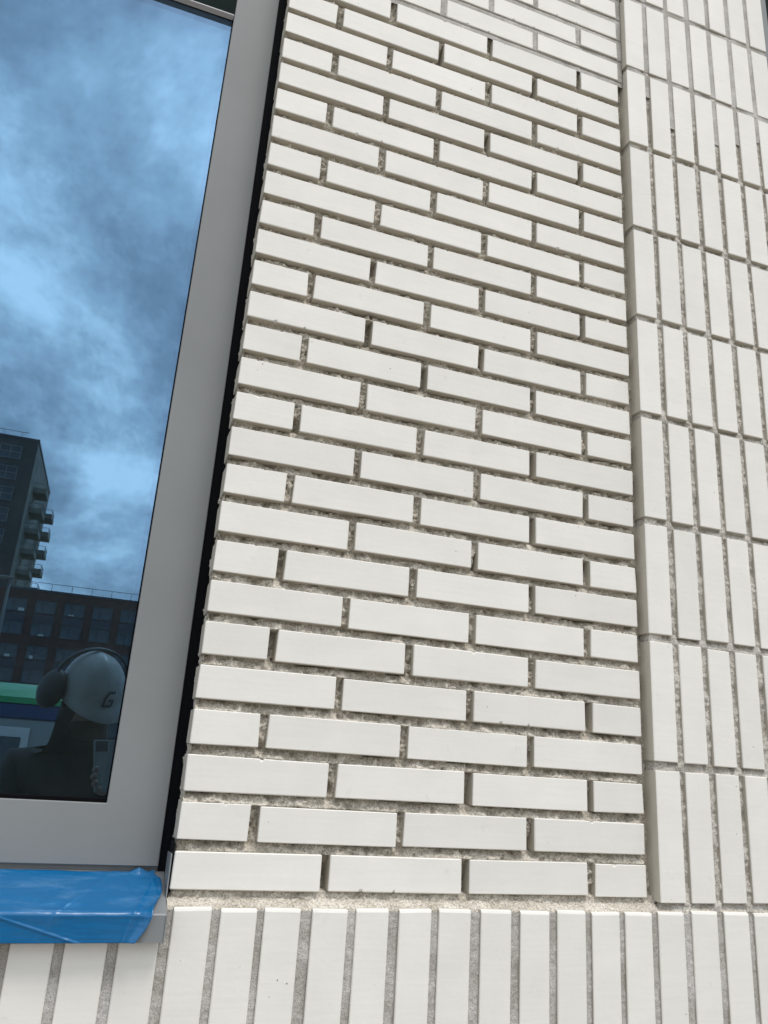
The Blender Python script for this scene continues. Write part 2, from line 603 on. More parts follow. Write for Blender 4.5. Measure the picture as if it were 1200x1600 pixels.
def so_depth(X, Z):
    k = np.floor((Z - SZ0) / SPZ)
    zr = Z - SZ0 - k * SPZ
    bed = zr > SH - 0.001
    t = np.clip((zr - SH) / (SPZ - SH), 0, 1)
    n1 = vnoise(X, Z, 0.022, 21) - 0.5
    n2 = vnoise(X, Z, 0.0065, 22) - 0.5
    n3 = vnoise(X, Z, 0.0028, 23) - 0.5
    d = np.where(bed, 0.004 + 0.008 * t, 0.0062)
    # mortar lump where the joints cross
    xr = (X - SX0) - np.floor((X - SX0) / SPX) * SPX
    cross = bed & (xr > SW - 0.002)
    d = np.where(cross, 0.004, d)
    d = d + 0.005 * n1 + 0.004 * n2 + 0.002 * n3
    return np.clip(d, 0.0010, 0.03) - SD


SXR = SX0 + 7 * SPX
m_so = wall_part('soldier_mortar', relief('soldier_mortar', SX0 + 0.0015, SXR - 0.016, SZ0 - 0.022, SZ0 + 11 * SPZ, 0.0022, so_depth, so_rects),
                 M['soldier_bed'], 'beige mortar set back between the upright stacked bricks')
for (x0, x1, z0, z1) in so_rects:
    o = obj('brick', rb.choice(so_mesh), m_so)
    o.location = (x0 + rb.uniform(-0.001, 0.001), -SD + rb.uniform(-0.0010, 0.0010), z0 + rb.uniform(-0.0012, 0.0012))
    o.rotation_euler = (rb.uniform(-0.002, 0.002), rb.uniform(-0.003, 0.003), rb.uniform(-0.004, 0.004))


bm = bmesh.new()
for k in range(10):
    z = SZ0 + k * SPZ + SH
    bm_box(bm, SX0 + 0.004, SX0 + 0.03, -SD + 0.006, 0.05, z - 0.001, z + (SPZ - SH) + 0.001)
obj('joint_mortar', bm_mesh(bm, 'joint_mortar'), m_so, M['soldier_bed'])


def so_pt(X, Z):
    n1 = vnoise(X, Z, 0.03, 25) - 0.5
    n3 = vnoise(X, Z, 0.004, 26) - 0.5
    k = np.floor((Z - SZ0) / SPZ)
    t = np.clip((Z - SZ0 - k * SPZ - SH) / (SPZ - SH), 0, 1)
    gap = np.clip((t - 0.6) * 5, 0, 1) * np.clip((vnoise(X, Z * 0, 0.06, 27) - 0.5) * 5, 0, 1)
    return 0.0028 + 0.0016 * n1 + 0.0009 * n3 + 0.005 * gap - SD


ZS = SZ0 + 7 * SPZ
so_rag = lambda X, Z: Z > ZS + 0.10 + 0.09 * (vnoise(np.floor((X - SX0) / SPX), X * 0, 0.7, 28) - 0.4)
o = obj('pointing', relief('pointing', SX0 + 0.002, SXR - 0.016, ZS - 0.05, SZ0 + 11 * SPZ, 0.0022, so_pt,
                           [q for q in so_rects if q[3] > ZS], so_rag), m_so, M['pointing'])
o['label'] = 'smooth grey pointing between the uppermost stacked bricks'

# ------------------------------------------------------------------ soldier course at the foot
CD, CP, CW, CH, CZ1 = 0.020, 0.0643, 0.0505, 0.210, -0.0185
co_mesh = [brick_mesh('course_brick', CW, 0.060, CH, 90 + i, 0.0012, 0.0045) for i in range(7)]
CI0, CI1 = -20, 20
CX = [0.0074, 0.0699, 0.1299, 0.198, 0.262, 0.3272, 0.3903, 0.4583, 0.524, 0.588, 0.6506, 0.7117, 0.7748, 0.8416, 0.9063, 0.968]
co_x = {i: (CX[i] if 0 <= i < len(CX) else (CX[0] + i * CP if i < 0 else CX[-1] + (i - len(CX) + 1) * CP)) for i in range(CI0, CI1)}
co_rects = [(x, x + CW, CZ1 - CH, CZ1) for x in co_x.values()]


def co_depth(X, Z):
    n1 = vnoise(X, Z, 0.02, 31) - 0.5
    n2 = vnoise(X, Z, 0.0045, 32) - 0.5
    n3 = vnoise(X, Z, 0.0026, 33) - 0.5
    return 0.0040 + 0.0016 * n1 + 0.0012 * n2 + 0.0010 * n3 - CD


m_co = wall_part('course_mortar', relief('course_mortar', co_x[CI0] - 0.01, co_x[CI1 - 1] + CW, CZ1 - CH - 0.01, CZ1 - 0.003, 0.0020, co_depth, co_rects),
                 M['pointing'], 'grey sandy pointing between the bricks of the soldier course')
for (x0, x1, z0, z1) in co_rects:
    o = obj('brick', rb.choice(co_mesh), m_co)
    o.location = (x0, -CD + rb.uniform(-0.0008, 0.0008), z0 + rb.uniform(-0.0012, 0.0012))
    o.rotation_euler = (rb.uniform(-0.002, 0.002), rb.uniform(-0.002, 0.002), rb.uniform(-0.003, 0.003))

# bed of mortar on top of the course, under the panels (a ledge, not a vertical face)
def ledge_mesh():
    xs, ss = np.arange(-0.002, SXR, 0.0022), np.linspace(0, 1, 22)
    X, S = np.meshgrid(xs, ss)
    front = np.where(X > SX0 - 0.01, -0.014, -0.013)
    Y = front + S * (0.026) + 0.004 * (vnoise(X, S * 0.03, 0.012, 41) - 0.5)
    Z = CZ1 - 0.0005 + S * 0.014 + 0.004 * (vnoise(X, Y, 0.011, 42) - 0.5) + 0.003 * (vnoise(X, Y, 0.0035, 43) - 0.5) - 0.006 * (S < 0.03)
    idx = np.arange(X.size).reshape(X.shape)
    F = np.stack([idx[:-1, :-1], idx[:-1, 1:], idx[1:, 1:], idx[1:, :-1]], -1).reshape(-1, 4)
    return array_mesh('ledge_mortar', np.stack([X, Y, Z], -1).reshape(-1, 3), F)


o = obj('ledge_mortar', ledge_mesh(), m_co, M['bedding'])

# solid wall behind the brick skin
bm = bmesh.new()
bm_box(bm, 0.012, SXR - 0.018, 0.051, 0.26, -0.03, ROWS * PB)
bm_box(bm, -1.40, 1.30, 0.045, 0.26, GZ, -0.031)
o = wall_part('wall_core', bm_mesh(bm, 'wall_core'), M['core'])
o = wall_part('foot_panel', box_mesh('foot_panel', -1.40, 1.30, -0.012, 0.043, GZ, CZ1 - CH - 0.012), M['core'])
# black membrane closing the gap to the window frames
o = wall_part('membrane', box_mesh('membrane', -0.0142, 0.0115, 0.066, 0.150, -0.02, ROWS * PB), M['membrane'], 'black membrane strip between bricks and window frame')
o = wall_part('membrane', box_mesh('membrane', SXR - 0.016, SXR - 0.002, 0.048, 0.150, -0.02, ROWS * PB), M['membrane'])

wall_part('membrane', box_mesh('membrane', 0.0010, 0.0115, 0.0505, 0.0655, -0.02, ROWS * PB), M['membrane'])

# ------------------------------------------------------------------ windows
def make_window(name, x0, x1, z0, z1, yf, label, st=0.0835, glass='glass'):
    """x0..x1 outer frame, yf front plane of the frame."""
    w = tag(empty(name, (0.5 * (x0 + x1), yf, z0)), label, 'window')
    ox, oy, oz = 0.5 * (x0 + x1), yf, z0

    def part(n, a, mat, bevel=0.0012, parent=w):
        q = obj(n, box_mesh(n, a[0] - ox, a[1] - ox, a[2] - oy, a[3] - oy, a[4] - oz, a[5] - oz, bevel), parent, mat)
        return q
    gz0, gz1 = z0 + 0.0815, z1 - 0.0845
    bm_ = bmesh.new()
    ring = lambda y, i: [bm_.verts.new((x - ox, y - oy, z - oz)) for x, z in
                         (((x0, z0), (x1, z0), (x1, z1), (x0, z1)) if i == 0 else
                          ((x0 + st, gz0), (x1 - st, gz0), (x1 - st, gz1), (x0 + st, gz1)))]
    fo, fi, bo, bi = ring(yf, 0), ring(yf, 1), ring(yf + 0.07, 0), ring(yf + 0.07, 1)
    for i in range(4):
        j = (i + 1) % 4
        bm_.faces.new((fo[i], fo[j], fi[j], fi[i]))
        bm_.faces.new((bo[j], bo[i], bi[i], bi[j]))
        bm_.faces.new((fo[j], fo[i], bo[i], bo[j]))
        bm_.faces.new((fi[i], fi[j], bi[j], bi[i]))
    bmesh.ops.recalc_face_normals(bm_, faces=bm_.faces)
    bmesh.ops.bevel(bm_, geom=[e_ for e_ in bm_.edges if e_.calc_face_angle(0) > 0.5], offset=0.001, segments=1, affect='EDGES')
    obj('frame', bm_mesh(bm_, 'frame'), w, M['frame'])
    yg = yf + 0.012
    ix0, ix1 = x0 + st, x1 - st
    pane = part('glass_pane', (ix0, ix1, yg, yg + 0.006, gz0, gz1), M[glass], 0.0)
    if glass == 'glass':
        pane['label'] = 'blue tinted pane mirroring clouds and buildings'
    if glass == 'glass':
        part('inner_pane', (ix0, ix1, yg + 0.022, yg + 0.026, gz0, gz1), M['glass_inner'], 0.0)
    # rubber gasket all round
    part('gasket', (ix0, ix1, yg - 0.004, yg - 0.0005, gz0, gz0 + 0.0062), M['rubber'], 0.001)
    part('gasket', (ix0, ix1, yg - 0.004, yg - 0.0005, gz1 - 0.006, gz1), M['rubber'], 0.001)
    part('gasket', (ix1 - 0.0022, ix1, yg - 0.004, yg - 0.0005, gz0 + 0.0062, gz1 - 0.006), M['rubber'], 0.0005)
    part('gasket', (ix0, ix0 + 0.0022, yg - 0.004, yg - 0.0005, gz0 + 0.0062, gz1 - 0.006), M['rubber'], 0.0005)
    # warm-edge spacer inside the double glazing
    part('spacer', (ix1 - 0.010, ix1 - 0.0005, yg + 0.008, yg + 0.022, gz0, gz1), M['spacer'], 0.0)
    part('spacer', (ix0 + 0.0005, ix0 + 0.010, yg + 0.008, yg + 0.022, gz0, gz1), M['spacer'], 0.0)
    # dim room behind
    bm_ = bmesh.new()
    bm_box(bm_, x0 - 0.8 - ox, x1 + 0.3 - ox, 0.072, 3.5, -1.0, z1 - z0 + 0.5)
    bmesh.ops.reverse_faces(bm_, faces=bm_.faces)
    bmesh.ops.delete(bm_, geom=[f_ for f_ in bm_.faces if abs(f_.calc_center_median().y - 0.072) < 1e-4], context='FACES')
    obj('room', bm_mesh(bm_, 'room'), w, M['room'])
    # wall piece that closes the room around the frame
    return w


WX1, WZ0, YF = -0.0145, 0.0210, 0.060
win = make_window('window', -1.2505, WX1, WZ0, 2.30, YF, 'large grey framed window mirroring cloudy sky, left of the white bricks')
# dark roller screen box across the upper part of the opening
scr = tag(empty('screen_box', (-0.63, 0.058, 1.592)), 'dark screen box across the top of the window opening', 'screen box')
obj('box', box_mesh('box', -0.535, 0.5315, 0.0, 0.0120, 0.0, 0.61, 0.001), scr, M['screen'], loc=(0, 0, 0))
obj('bottom_lip', box_mesh('bottom_lip', -0.535, 0.5315, -0.0006, 0.0125, -0.0022, -0.0003, 0.0003), scr, M['lip'])

win2 = make_window('window', SXR + 0.0, SXR + 1.2, WZ0, 2.60, 0.09, 'dark window whose edge shows beyond the upright bricks at the upper right', st=0.124, glass='screen')

# ------------------------------------------------------------------ sill
sill = tag(empty('window_sill', (-0.63, 0.0, -0.056)), 'grey metal sill with folded end cap under the left window', 'sill')
SO = Vector((-0.63, 0.0, -0.056))
SL, SR = -1.249, -0.0045
prof = [(0.068, 0.0147), (-0.040, -0.0220), (-0.0415, -0.0235), (-0.0415, -0.0555), (-0.030, -0.0555),
        (-0.030, -0.0540), (-0.0400, -0.0540), (-0.0400, -0.0240), (0.068, 0.0128)]
me = prism_x('sheet', [(y, z - SO.z) for y, z in prof], SL - SO.x, SR - SO.x)
obj('sheet', me, sill, M['sill'])
cap = [(0.058, -0.010), (0.058, 0.0425), (0.006, 0.0455), (0.002, 0.0440), (-0.003, -0.0140), (-0.0425, -0.0245), (-0.0425, -0.0560), (0.045, -0.0560)]
obj('end_cap', prism_x('end_cap', [(y, z - SO.z) for y, z in cap], SR - SO.x + 0.0003, SR - SO.x + 0.0018), sill, M['sill'])
obj('end_cap', prism_x('end_cap', [(y, z - SO.z) for y, z in cap], SL - SO.x - 0.0018, SL - SO.x - 0.0003), sill, M['sill'])
# shadow gap under the frame
obj('back_upstand', box_mesh('back_upstand', SL - SO.x, SR - 0.006 - SO.x, 0.069, 0.073, 0.0100 - SO.z, 0.0210 - SO.z - 0.0003), sill, M['sill'])
# foam sealant between cap and brick
wall_part('sealant', box_mesh('sealant', -0.0024, -0.0006, 0.004, 0.050, -0.030, 0.060, 0.0005), M['membrane'])

# ------------------------------------------------------------------ blue film on the sill
def film_material():
    m, n, l, b = new_mat('blue_film')
    t = N(n, 'ShaderNodeTexCoord')
    mp = N(n, 'ShaderNodeMapping')
    mp.inputs['Scale'].default_value = (60.0, 120.0, 120.0)
    l.new(t.outputs['Object'], mp.inputs[0])
    n1 = N(n, 'ShaderNodeTexNoise', Scale=1.0, Detail=9.0, Roughness=0.72, Distortion=0.15)
    l.new(mp.outputs[0], n1.inputs['Vector'])
    r1 = ramp(n, [(0.36, g3(0.15)), (0.54, g3(0.45)), (0.66, g3(0.75)), (0.74, g3(1.0))])
    l.new(n1.outputs[0], r1.inputs[0])
    # chalky rub marks stay on the tread of the sill (its upper face)
    geo = N(n, 'ShaderNodeNewGeometry')
    sp = N(n, 'ShaderNodeSeparateXYZ')
    l.new(geo.outputs['Normal'], sp.inputs[0])
    rz = ramp(n, [(0.45, g3(0.16)), (0.85, g3(0.75))])
    l.new(sp.outputs[2], rz.inputs[0])
    mp2 = N(n, 'ShaderNodeMapping')
    mp2.inputs['Scale'].default_value = (14.0, 45.0, 45.0)
    l.new(t.outputs['Object'], mp2.inputs[0])
    n3 = N(n, 'ShaderNodeTexNoise', Scale=1.0, Detail=5.0, Roughness=0.6, Distortion=0.4)
    l.new(mp2.outputs[0], n3.inputs['Vector'])
    r3 = ramp(n, [(0.48, g3(0.04)), (0.66, g3(0.8))])
    l.new(n3.outputs[0], r3.inputs[0])
    mu0 = N(n, 'ShaderNodeMath', operation='MULTIPLY')
    l.new(r1.outputs[0], mu0.inputs[0])
    l.new(r3.outputs[0], mu0.inputs[1])
    mu = N(n, 'ShaderNodeMath', operation='MULTIPLY')
    l.new(mu0.outputs[0], mu.inputs[0])
    l.new(rz.outputs[0], mu.inputs[1])
    c = mixc(n, l, mu.outputs[0], (0.003, 0.113, 0.29), (0.15, 0.30, 0.49))
    l.new(c, b.inputs['Base Color'])
    b.inputs['Roughness'].default_value = 0.26
    b.inputs['Specular IOR Level'].default_value = 0.45
    n2 = N(n, 'ShaderNodeTexNoise', Scale=35.0, Detail=5.0)
    l.new(t.outputs['Object'], n2.inputs['Vector'])
    bp = N(n, 'ShaderNodeBump', Strength=0.45, Distance=0.002)
    l.new(n2.outputs[0], bp.inputs['Height'])
    l.new(bp.outputs[0], b.inputs['Normal'])
    return m


M['film'] = film_material()
SLOPE = (0.0147 + 0.0220) / 0.108
TOPL = 0.1062


def film_point(s):
    """Arc length from the back of the sill: over the tread, round the nose, down the front."""
    if s < TOPL:
        y = 0.0605 - s * 0.947
        return y, -0.0220 + (y + 0.040) * SLOPE, (0.0, -SLOPE, 1.0)
    q = s - TOPL
    return -0.0415, -0.0232 - q, (0.0, -1.0, 0.05)


def film_right(s):
    pts = [(0.0, -0.0186), (0.0115, -0.0188), (0.0150, -0.0160), (0.0190, -0.0108), (0.036, -0.0090), (0.050, -0.0093),
           (0.062, -0.0100), (0.083, -0.0152), (0.102, -0.0203), (0.111, -0.0235), (0.122, -0.0282), (0.132, -0.0352), (0.142, -0.0425)]
    for (a, xa), (b_, xb) in zip(pts, pts[1:]):
        if s <= b_:
            return xa + (xb - xa) * (s - a) / (b_ - a)
    return pts[-1][1]


def film_mesh():
    S = [i * 0.0027 for i in range(40)] + [0.1068 + i * 0.00095 for i in range(34)]
    U = np.concatenate([np.linspace(0, 0.75, 50), np.linspace(0.755, 1, 170)])
    verts, faces = [], []
    rr = np.random.RandomState(5)
    for s in S:
        y, z, nr = film_point(s)
        xr = film_right(s)
        for u in U:
            x = -1.235 + (xr + 1.235) * u
            edge = max(0.0, 1 - (xr - x) / 0.016)
            a1 = np.array([x]), np.array([s])
            lift = 0.0006 + 0.0010 * float(vnoise(a1[0], a1[1] * 2.2, 0.030, 51)[0]) + 0.0005 * float(vnoise(a1[0] * 0.5, a1[1] * 3, 0.009, 52)[0])
            # long diagonal crease over the front
            if s > TOPL:
                q = s - TOPL
                dd = abs(x - (-0.215 + q * 3.3)) / 0.0045
                lift += 0.0014 * math.exp(-dd * dd)
            # sharp diagonal folds towards the torn end
            for (fx0, fk, fa) in ((-0.030, -0.25, 0.0016), (-0.052, 0.35, 0.0009), (-0.018, 0.10, 0.0012), (-0.105, -0.6, 0.0008)):
                dd = abs(x - fx0 - fk * (s - 0.05)) / 0.0016
                lift += fa * math.exp(-dd)
            lift += 0.0060 * edge ** 2 * (0.35 + 0.65 * min(1, max(0, (s - 0.06) / 0.04)))
            nose = math.exp(-((s - TOPL) / 0.006) ** 2)
            lift += 0.0010 * nose
            # flap torn up at the back corner
            fx, fs = (x + 0.040) / 0.013, s / 0.012
            if s < 0.012 and -0.056 < x < -0.022:
                lift += 0.006 * max(0, 1 - abs(fx)) * (1 - fs)
            verts.append((x - SO.x, y + nr[1] * lift, z + nr[2] * lift + 0.0566 - 0.0006))
    nu = len(U)
    for i in range(len(S) - 1):
        for j in range(nu - 1):
            faces.append((i * nu + j, (i + 1) * nu + j, (i + 1) * nu + j + 1, i * nu + j + 1))
    me_ = array_mesh('protective_film', np.array(verts), np.array(faces))
    for p in me_.polygons:
        p.use_smooth = True
    return me_


film = obj('protective_film', film_mesh(), None, M['film'], loc=(SO.x, 0, SO.z))
sol = film.modifiers.new('thickness', 'SOLIDIFY')
sol.thickness = 0.00025
sol.offset = 1
tag(film, 'wrinkled blue protective film peeling at its torn end on the grey sill', 'film')

# ================================================================== behind the camera: what the pane mirrors
# ------------------------------------------------------------------ long brick apartment block
M['redbrick'] = simple('dark_red_brick', (0.060, 0.030, 0.026), 0.85, var=0.25, scale=1.2)
M['spandrel'] = simple('blue_black_panel', (0.020, 0.028, 0.045), 0.4, var=0.1)
M['bglass'] = simple('far_window_glass', (0.035, 0.055, 0.068), 0.15, var=0.45, scale=0.35, spec=0.5)
M['bframe'] = simple('far_window_frame', (0.02, 0.022, 0.025), 0.5)
M['white'] = simple('white_blind', (0.45, 0.46, 0.45), 0.6)
M['rail'] = simple('galvanised_rail', (0.10, 0.105, 0.105), 0.6)
BY = -103.6
block = tag(empty('apartment_block', (-8.0, BY, GZ)), 'long dark red brick apartment block mirrored low in the pane', 'building')


def bpart(parent, name, a, mat, root, bevel=0.0):
    o_ = obj(name, box_mesh(name, a[0] - root.x, a[1] - root.x, a[2] - root.y, a[3] - root.y, a[4] - root.z, a[5] - root.z, bevel), parent, mat)
    return o_


BR = Vector((-8.0, BY, GZ))
BX0, BX1, BTOP = -34.0, 24.0, 17.75
bpart(block, 'wall', (BX0, BX1, BY - 12, BY, GZ, BTOP), M['redbrick'], BR)
bpart(block, 'roof_edge', (BX0 - 0.1, BX1 + 0.1, BY - 12.1, BY + 0.1, BTOP + 0.003, BTOP + 0.25), M['spandrel'], BR)
for x in np.arange(BX0 + 1, BX1, 2.4):
    bpart(block, 'railing_post', (x - 0.03, x + 0.03, BY - 0.5, BY - 0.44, BTOP + 0.25, BTOP + 1.15), M['rail'], BR)
bpart(block, 'railing_bar', (BX0 + 1, BX1 - 1, BY - 0.495, BY - 0.445, BTOP + 1.155, BTOP + 1.21), M['rail'], BR)
wfr = bmesh.new()
for a in ((-1.25, -1.15, -.85, .85), (1.15, 1.25, -.85, .85), (-1.15, 1.15, -.85, -.75), (-1.15, 1.15, .75, .85), (-0.35, -0.27, -.75, .75)):
    bm_box(wfr, a[0], a[1], 0.0, 0.08, a[2], a[3])
wfr = bm_mesh(wfr, 'far_frame')
wfr.materials.append(M['bframe'])
wgl = box_mesh('far_pane', -1.15, 1.15, -0.02, 0.03, -0.75, 0.75)
wgl.materials.append(M['bglass'])
wsp = box_mesh('far_spandrel', -1.2, 1.2, 0.0, 0.04, -1.95, -0.93)
wsp.materials.append(M['spandrel'])
rw = random.Random(21)
for fl in range(6):
    zc = 15.85 - fl * 2.82
    if zc < GZ + 1:
        continue
    for c in range(-6, 10):
        xc = -12.6 + c * 3.37
        if not BX0 + 1.5 < xc < BX1 - 1.5:
            continue
        f_ = obj('window', wfr, block, None, loc=(xc - BR.x, 0.0, zc - BR.z))
        obj('pane', wgl, f_)
        if fl % 2 == 0:
            obj('spandrel', wsp, f_)
        if rw.random() < 0.3:
            x0_ = rw.uniform(-1.0, 0.3)
            obj('blind', box_mesh('blind', x0_, x0_ + rw.uniform(0.35, 0.8), 0.032, 0.045, -0.74, -0.74 + rw.uniform(0.15, 0.4)), f_, M['white'])

# ------------------------------------------------------------------ tower behind it
M['tower'] = simple('tower_concrete', (0.045, 0.048, 0.05), 0.85, var=0.2, scale=0.5)
M['tower_side'] = simple('tower_lit_side', (0.16, 0.165, 0.145), 0.85, var=0.25, scale=0.5)  # side face catches more light than the front; that light is in this colour
TY, TX1, TTOP = -118.6, -16.07, 42.5
TR = Vector((-24.0, TY, GZ))
tower = tag(empty('apartment_tower', TR), 'tall grey apartment tower with stacked balconies mirrored at the left edge of the pane', 'building')
bpart(tower, 'wall', (-34.0, TX1, TY - 27, TY, GZ, TTOP), M['tower'], TR)
bpart(tower, 'side_wall', (TX1 + 0.004, TX1 + 0.12, TY - 26.9, TY - 0.15, GZ, TTOP - 0.2), M['tower_side'], TR)
bpart(tower, 'roof_edge', (-34.1, TX1 + 0.2, TY - 27.1, TY + 0.1, TTOP + 0.003, TTOP + 0.35), M['spandrel'], TR)
bpart(tower, 'railing_bar', (-33.5, TX1 - 1.5, TY - 0.6, TY - 0.55, TTOP + 1.3, TTOP + 1.36), M['rail'], TR)
for x in np.arange(-33.5, TX1 - 1.4, 2.5):
    bpart(tower, 'railing_post', (x - 0.03, x + 0.03, TY - 0.6, TY - 0.55, TTOP + 0.35, TTOP + 1.3), M['rail'], TR)
M['trim'] = simple('far_white_trim', (0.13, 0.14, 0.14), 0.5)
twf = bmesh.new()
for a in ((-1.5, -1.38, -1.05, 1.05), (1.38, 1.5, -1.05, 1.05), (-1.38, 1.38, -1.05, -.95), (-1.38, 1.38, .95, 1.05), (-0.06, 0.06, -.95, .95), (-1.38, -.06, -.06, .06), (.06, 1.38, -.06, .06)):
    bm_box(twf, a[0], a[1], 0.0, 0.1, a[2], a[3])
twf = bm_mesh(twf, 'tower_frame')
twf.materials.append(M['trim'])
twg = box_mesh('tower_pane', -1.38, 1.38, -0.02, 0.04, -0.95, 0.95)
twg.materials.append(M['bglass'])
bal = bmesh.new()
bm_box(bal, 0.0, 1.9, -2.2, 2.2, -0.15, 0.10)
bm_box(bal, 0.0, 1.82, 2.08, 2.2, 0.10, 0.62)
bm_box(bal, 0.0, 1.82, -2.2, -2.08, 0.10, 0.62)
bm_box(bal, 1.82, 1.9, -2.2, 2.2, 0.10, 0.62)
bal = bm_mesh(bal, 'balcony_slab')
bal.materials.append(M['tower_side'])
blr = bmesh.new()
for yy in np.arange(-2.1, 2.2, 0.7):
    bm_box(blr, 1.84, 1.88, yy - 0.02, yy + 0.02, 0.62, 1.3)
bm_box(blr, 1.83, 1.89, -2.2, 2.2, 1.30, 1.36)
for yy in (-2.14, 2.14):
    bm_box(blr, 0.0, 1.83, yy - 0.03, yy + 0.03, 1.30, 1.36)
blr = bm_mesh(blr, 'balcony_rail')
blr.materials.append(M['trim'])
for fl in range(13):
    z = TTOP - 2.2 - fl * 3.2
    for c in range(3):
        f_ = obj('window', twf, tower, None, loc=(TX1 - 3.4 - c * 4.6 - TR.x, 0, z - TR.z))
        obj('pane', twg, f_)
    if fl > 0:
        for yb in (-6.5, -21.0):
            b_ = obj('balcony', bal, tower, None, loc=(TX1 + 0.121 - TR.x, yb, z - 1.0 - TR.z))
            obj('railing', blr, b_)

# ------------------------------------------------------------------ street lamp
lamp = tag(empty('street_lamp', (-4.05, -28.6, GZ)), 'thin pale street lamp mirrored at the left edge of the pane', 'street lamp')
bm = bmesh.new()
bmesh.ops.create_cone(bm, cap_ends=True, segments=12, radius1=0.09, radius2=0.05, depth=6.8, matrix=Matrix.Translation((0, 0, 3.4)))
obj('pole', bm_mesh(bm, 'pole', True), lamp, M['rail'])
bm = bmesh.new()
bm_box(bm, -0.95, 0.1, -0.12, 0.12, 6.8, 6.90, 0.03)
obj('lamp_head', bm_mesh(bm, 'lamp_head'), lamp, M['rail'])

# ------------------------------------------------------------------ site cabin with green rounded roof
M['cab_white'] = simple('cabin_white', (0.22, 0.24, 0.235), 0.6, var=0.10, scale=3)
M['cab_blue'] = simple('cabin_blue', (0.008, 0.035, 0.11), 0.4, var=0.1)
M['cab_green'] = simple('cabin_green', (0.010, 0.26, 0.085), 0.35, var=0.1)
CR = Vector((-3.0, -14.8, GZ))
cabin = tag(empty('site_cabin', CR), 'white site cabin with blue band and rounded green roof mirrored behind the helmet', 'cabin')
bpart(cabin, 'body', (-5.2, -0.75, -16.0, -13.6, GZ + 0.15, 0.50), M['cab_white'], CR, 0.02)
bpart(cabin, 'blue_band', (-5.23, -0.72, -16.03, -13.57, 0.503, 0.745), M['cab_blue'], CR, 0.015)
arc = [(-13.55 - 2.5 * i / 14, 0.748 + 0.10 + 0.29 * math.sin(math.pi * i / 14) ** 0.6) for i in range(15)]
me = prism_x('roof', [(y - CR.y, z - CR.z) for y, z in ([(-13.55, 0.748)] + arc + [(-16.05, 0.748)])], -5.25 - CR.x, -0.70 - CR.x)
obj('roof', me, cabin, M['cab_green'])
for (xa, xb) in ((-3.9, -2.6), (-2.3, -1.28)):
    f_ = bpart(cabin, 'window', (xa, xb, -13.6, -13.56, -0.45, 0.36), M['white'], CR, 0.01)
    bpart(f_, 'pane', (xa + 0.12, xb - 0.12, -13.559, -13.55, -0.36, 0.20), M['bglass'], CR)
for x in (-4.9, -3.0, -1.05):
    bpart(cabin, 'foot', (x - 0.12, x + 0.12, -14.2, -13.8, GZ, GZ + 0.149), M['bframe'], CR)

# ------------------------------------------------------------------ person with white helmet and phone
M['skin'] = simple('skin', (0.22, 0.13, 0.095), 0.55, var=0.08, scale=30)
M['jacket'] = simple('dark_work_jacket', (0.018, 0.021, 0.019), 0.85, var=0.25, scale=18, bump=0.4)
M['trousers'] = simple('dark_trousers', (0.030, 0.033, 0.045), 0.85, var=0.2, scale=18)
M['helmet'] = simple('white_helmet_shell', (0.27, 0.26, 0.235), 0.45, var=0.12, scale=9)
M['muff'] = simple('dark_ear_muff', (0.014, 0.018, 0.018), 0.6, var=0.2)
M['mark'] = simple('dark_mark', (0.03, 0.035, 0.05), 0.5)
M['beard'] = simple('dark_beard', (0.035, 0.026, 0.020), 0.9, var=0.3, scale=60, bump=0.8)
M['mouth'] = simple('lips', (0.05, 0.028, 0.025), 0.8)
M['phone'] = simple('pale_phone_back', (0.16, 0.165, 0.16), 0.35, var=0.03)
M['lens'] = simple('phone_lens', (0.01, 0.01, 0.012), 0.1)


def skin_mesh(chains, name, subdiv=2):
    """chains: list of (points[(co, radius)], [(attach chain, index)]) - connected edges grown with a Skin modifier."""
    verts, edges, rad, roots, first = [], [], [], [], []
    for pts, att in chains:
        start = len(verts)
        first.append(start)
        if att is None:
            roots.append(start)
        prev = None if att is None else first[att[0]] + att[1]
        for co, r_ in pts:
            verts.append(co)
            rad.append(r_)
            if prev is not None:
                edges.append((prev, len(verts) - 1))
            prev = len(verts) - 1
    me_ = bpy.data.meshes.new(name + '_base')
    me_.from_pydata([tuple(v) for v in verts], edges, [])
    tmp = bpy.data.objects.new(name + '_tmp', me_)
    COL.objects.link(tmp)
    sk = tmp.modifiers.new('skin', 'SKIN')
    sk.use_smooth_shade = True
    for i, r_ in enumerate(rad):
        sv = me_.skin_vertices[0].data[i]
        sv.radius = (r_, r_) if not isinstance(r_, tuple) else r_
        sv.use_root = i in roots
    sb = tmp.modifiers.new('sub', 'SUBSURF')
    sb.levels = sb.render_levels = subdiv
    bpy.context.view_layer.update()
    dg = bpy.context.evaluated_depsgraph_get()
    res = bpy.data.meshes.new_from_object(tmp.evaluated_get(dg))
    res.name = name
    bpy.data.objects.remove(tmp)
    return res


PR = Vector((-0.16, -1.90, GZ))
person = tag(empty('person', PR), 'person in dark jacket and white safety helmet mirrored in the pane, holding a phone', 'person')
HC = Vector((-0.185, -1.80, 0.315))                       # head centre
HF = Vector((0.40, 0.78, -0.42)).normalized()            # where the face looks
HS = HF.cross(Vector((-0.10, 0, 1))).normalized()        # to the person's right hand
HU = HS.cross(HF).normalized()


def hp(f_, s, u):
    return HC + HF * f_ + HS * s + HU * u


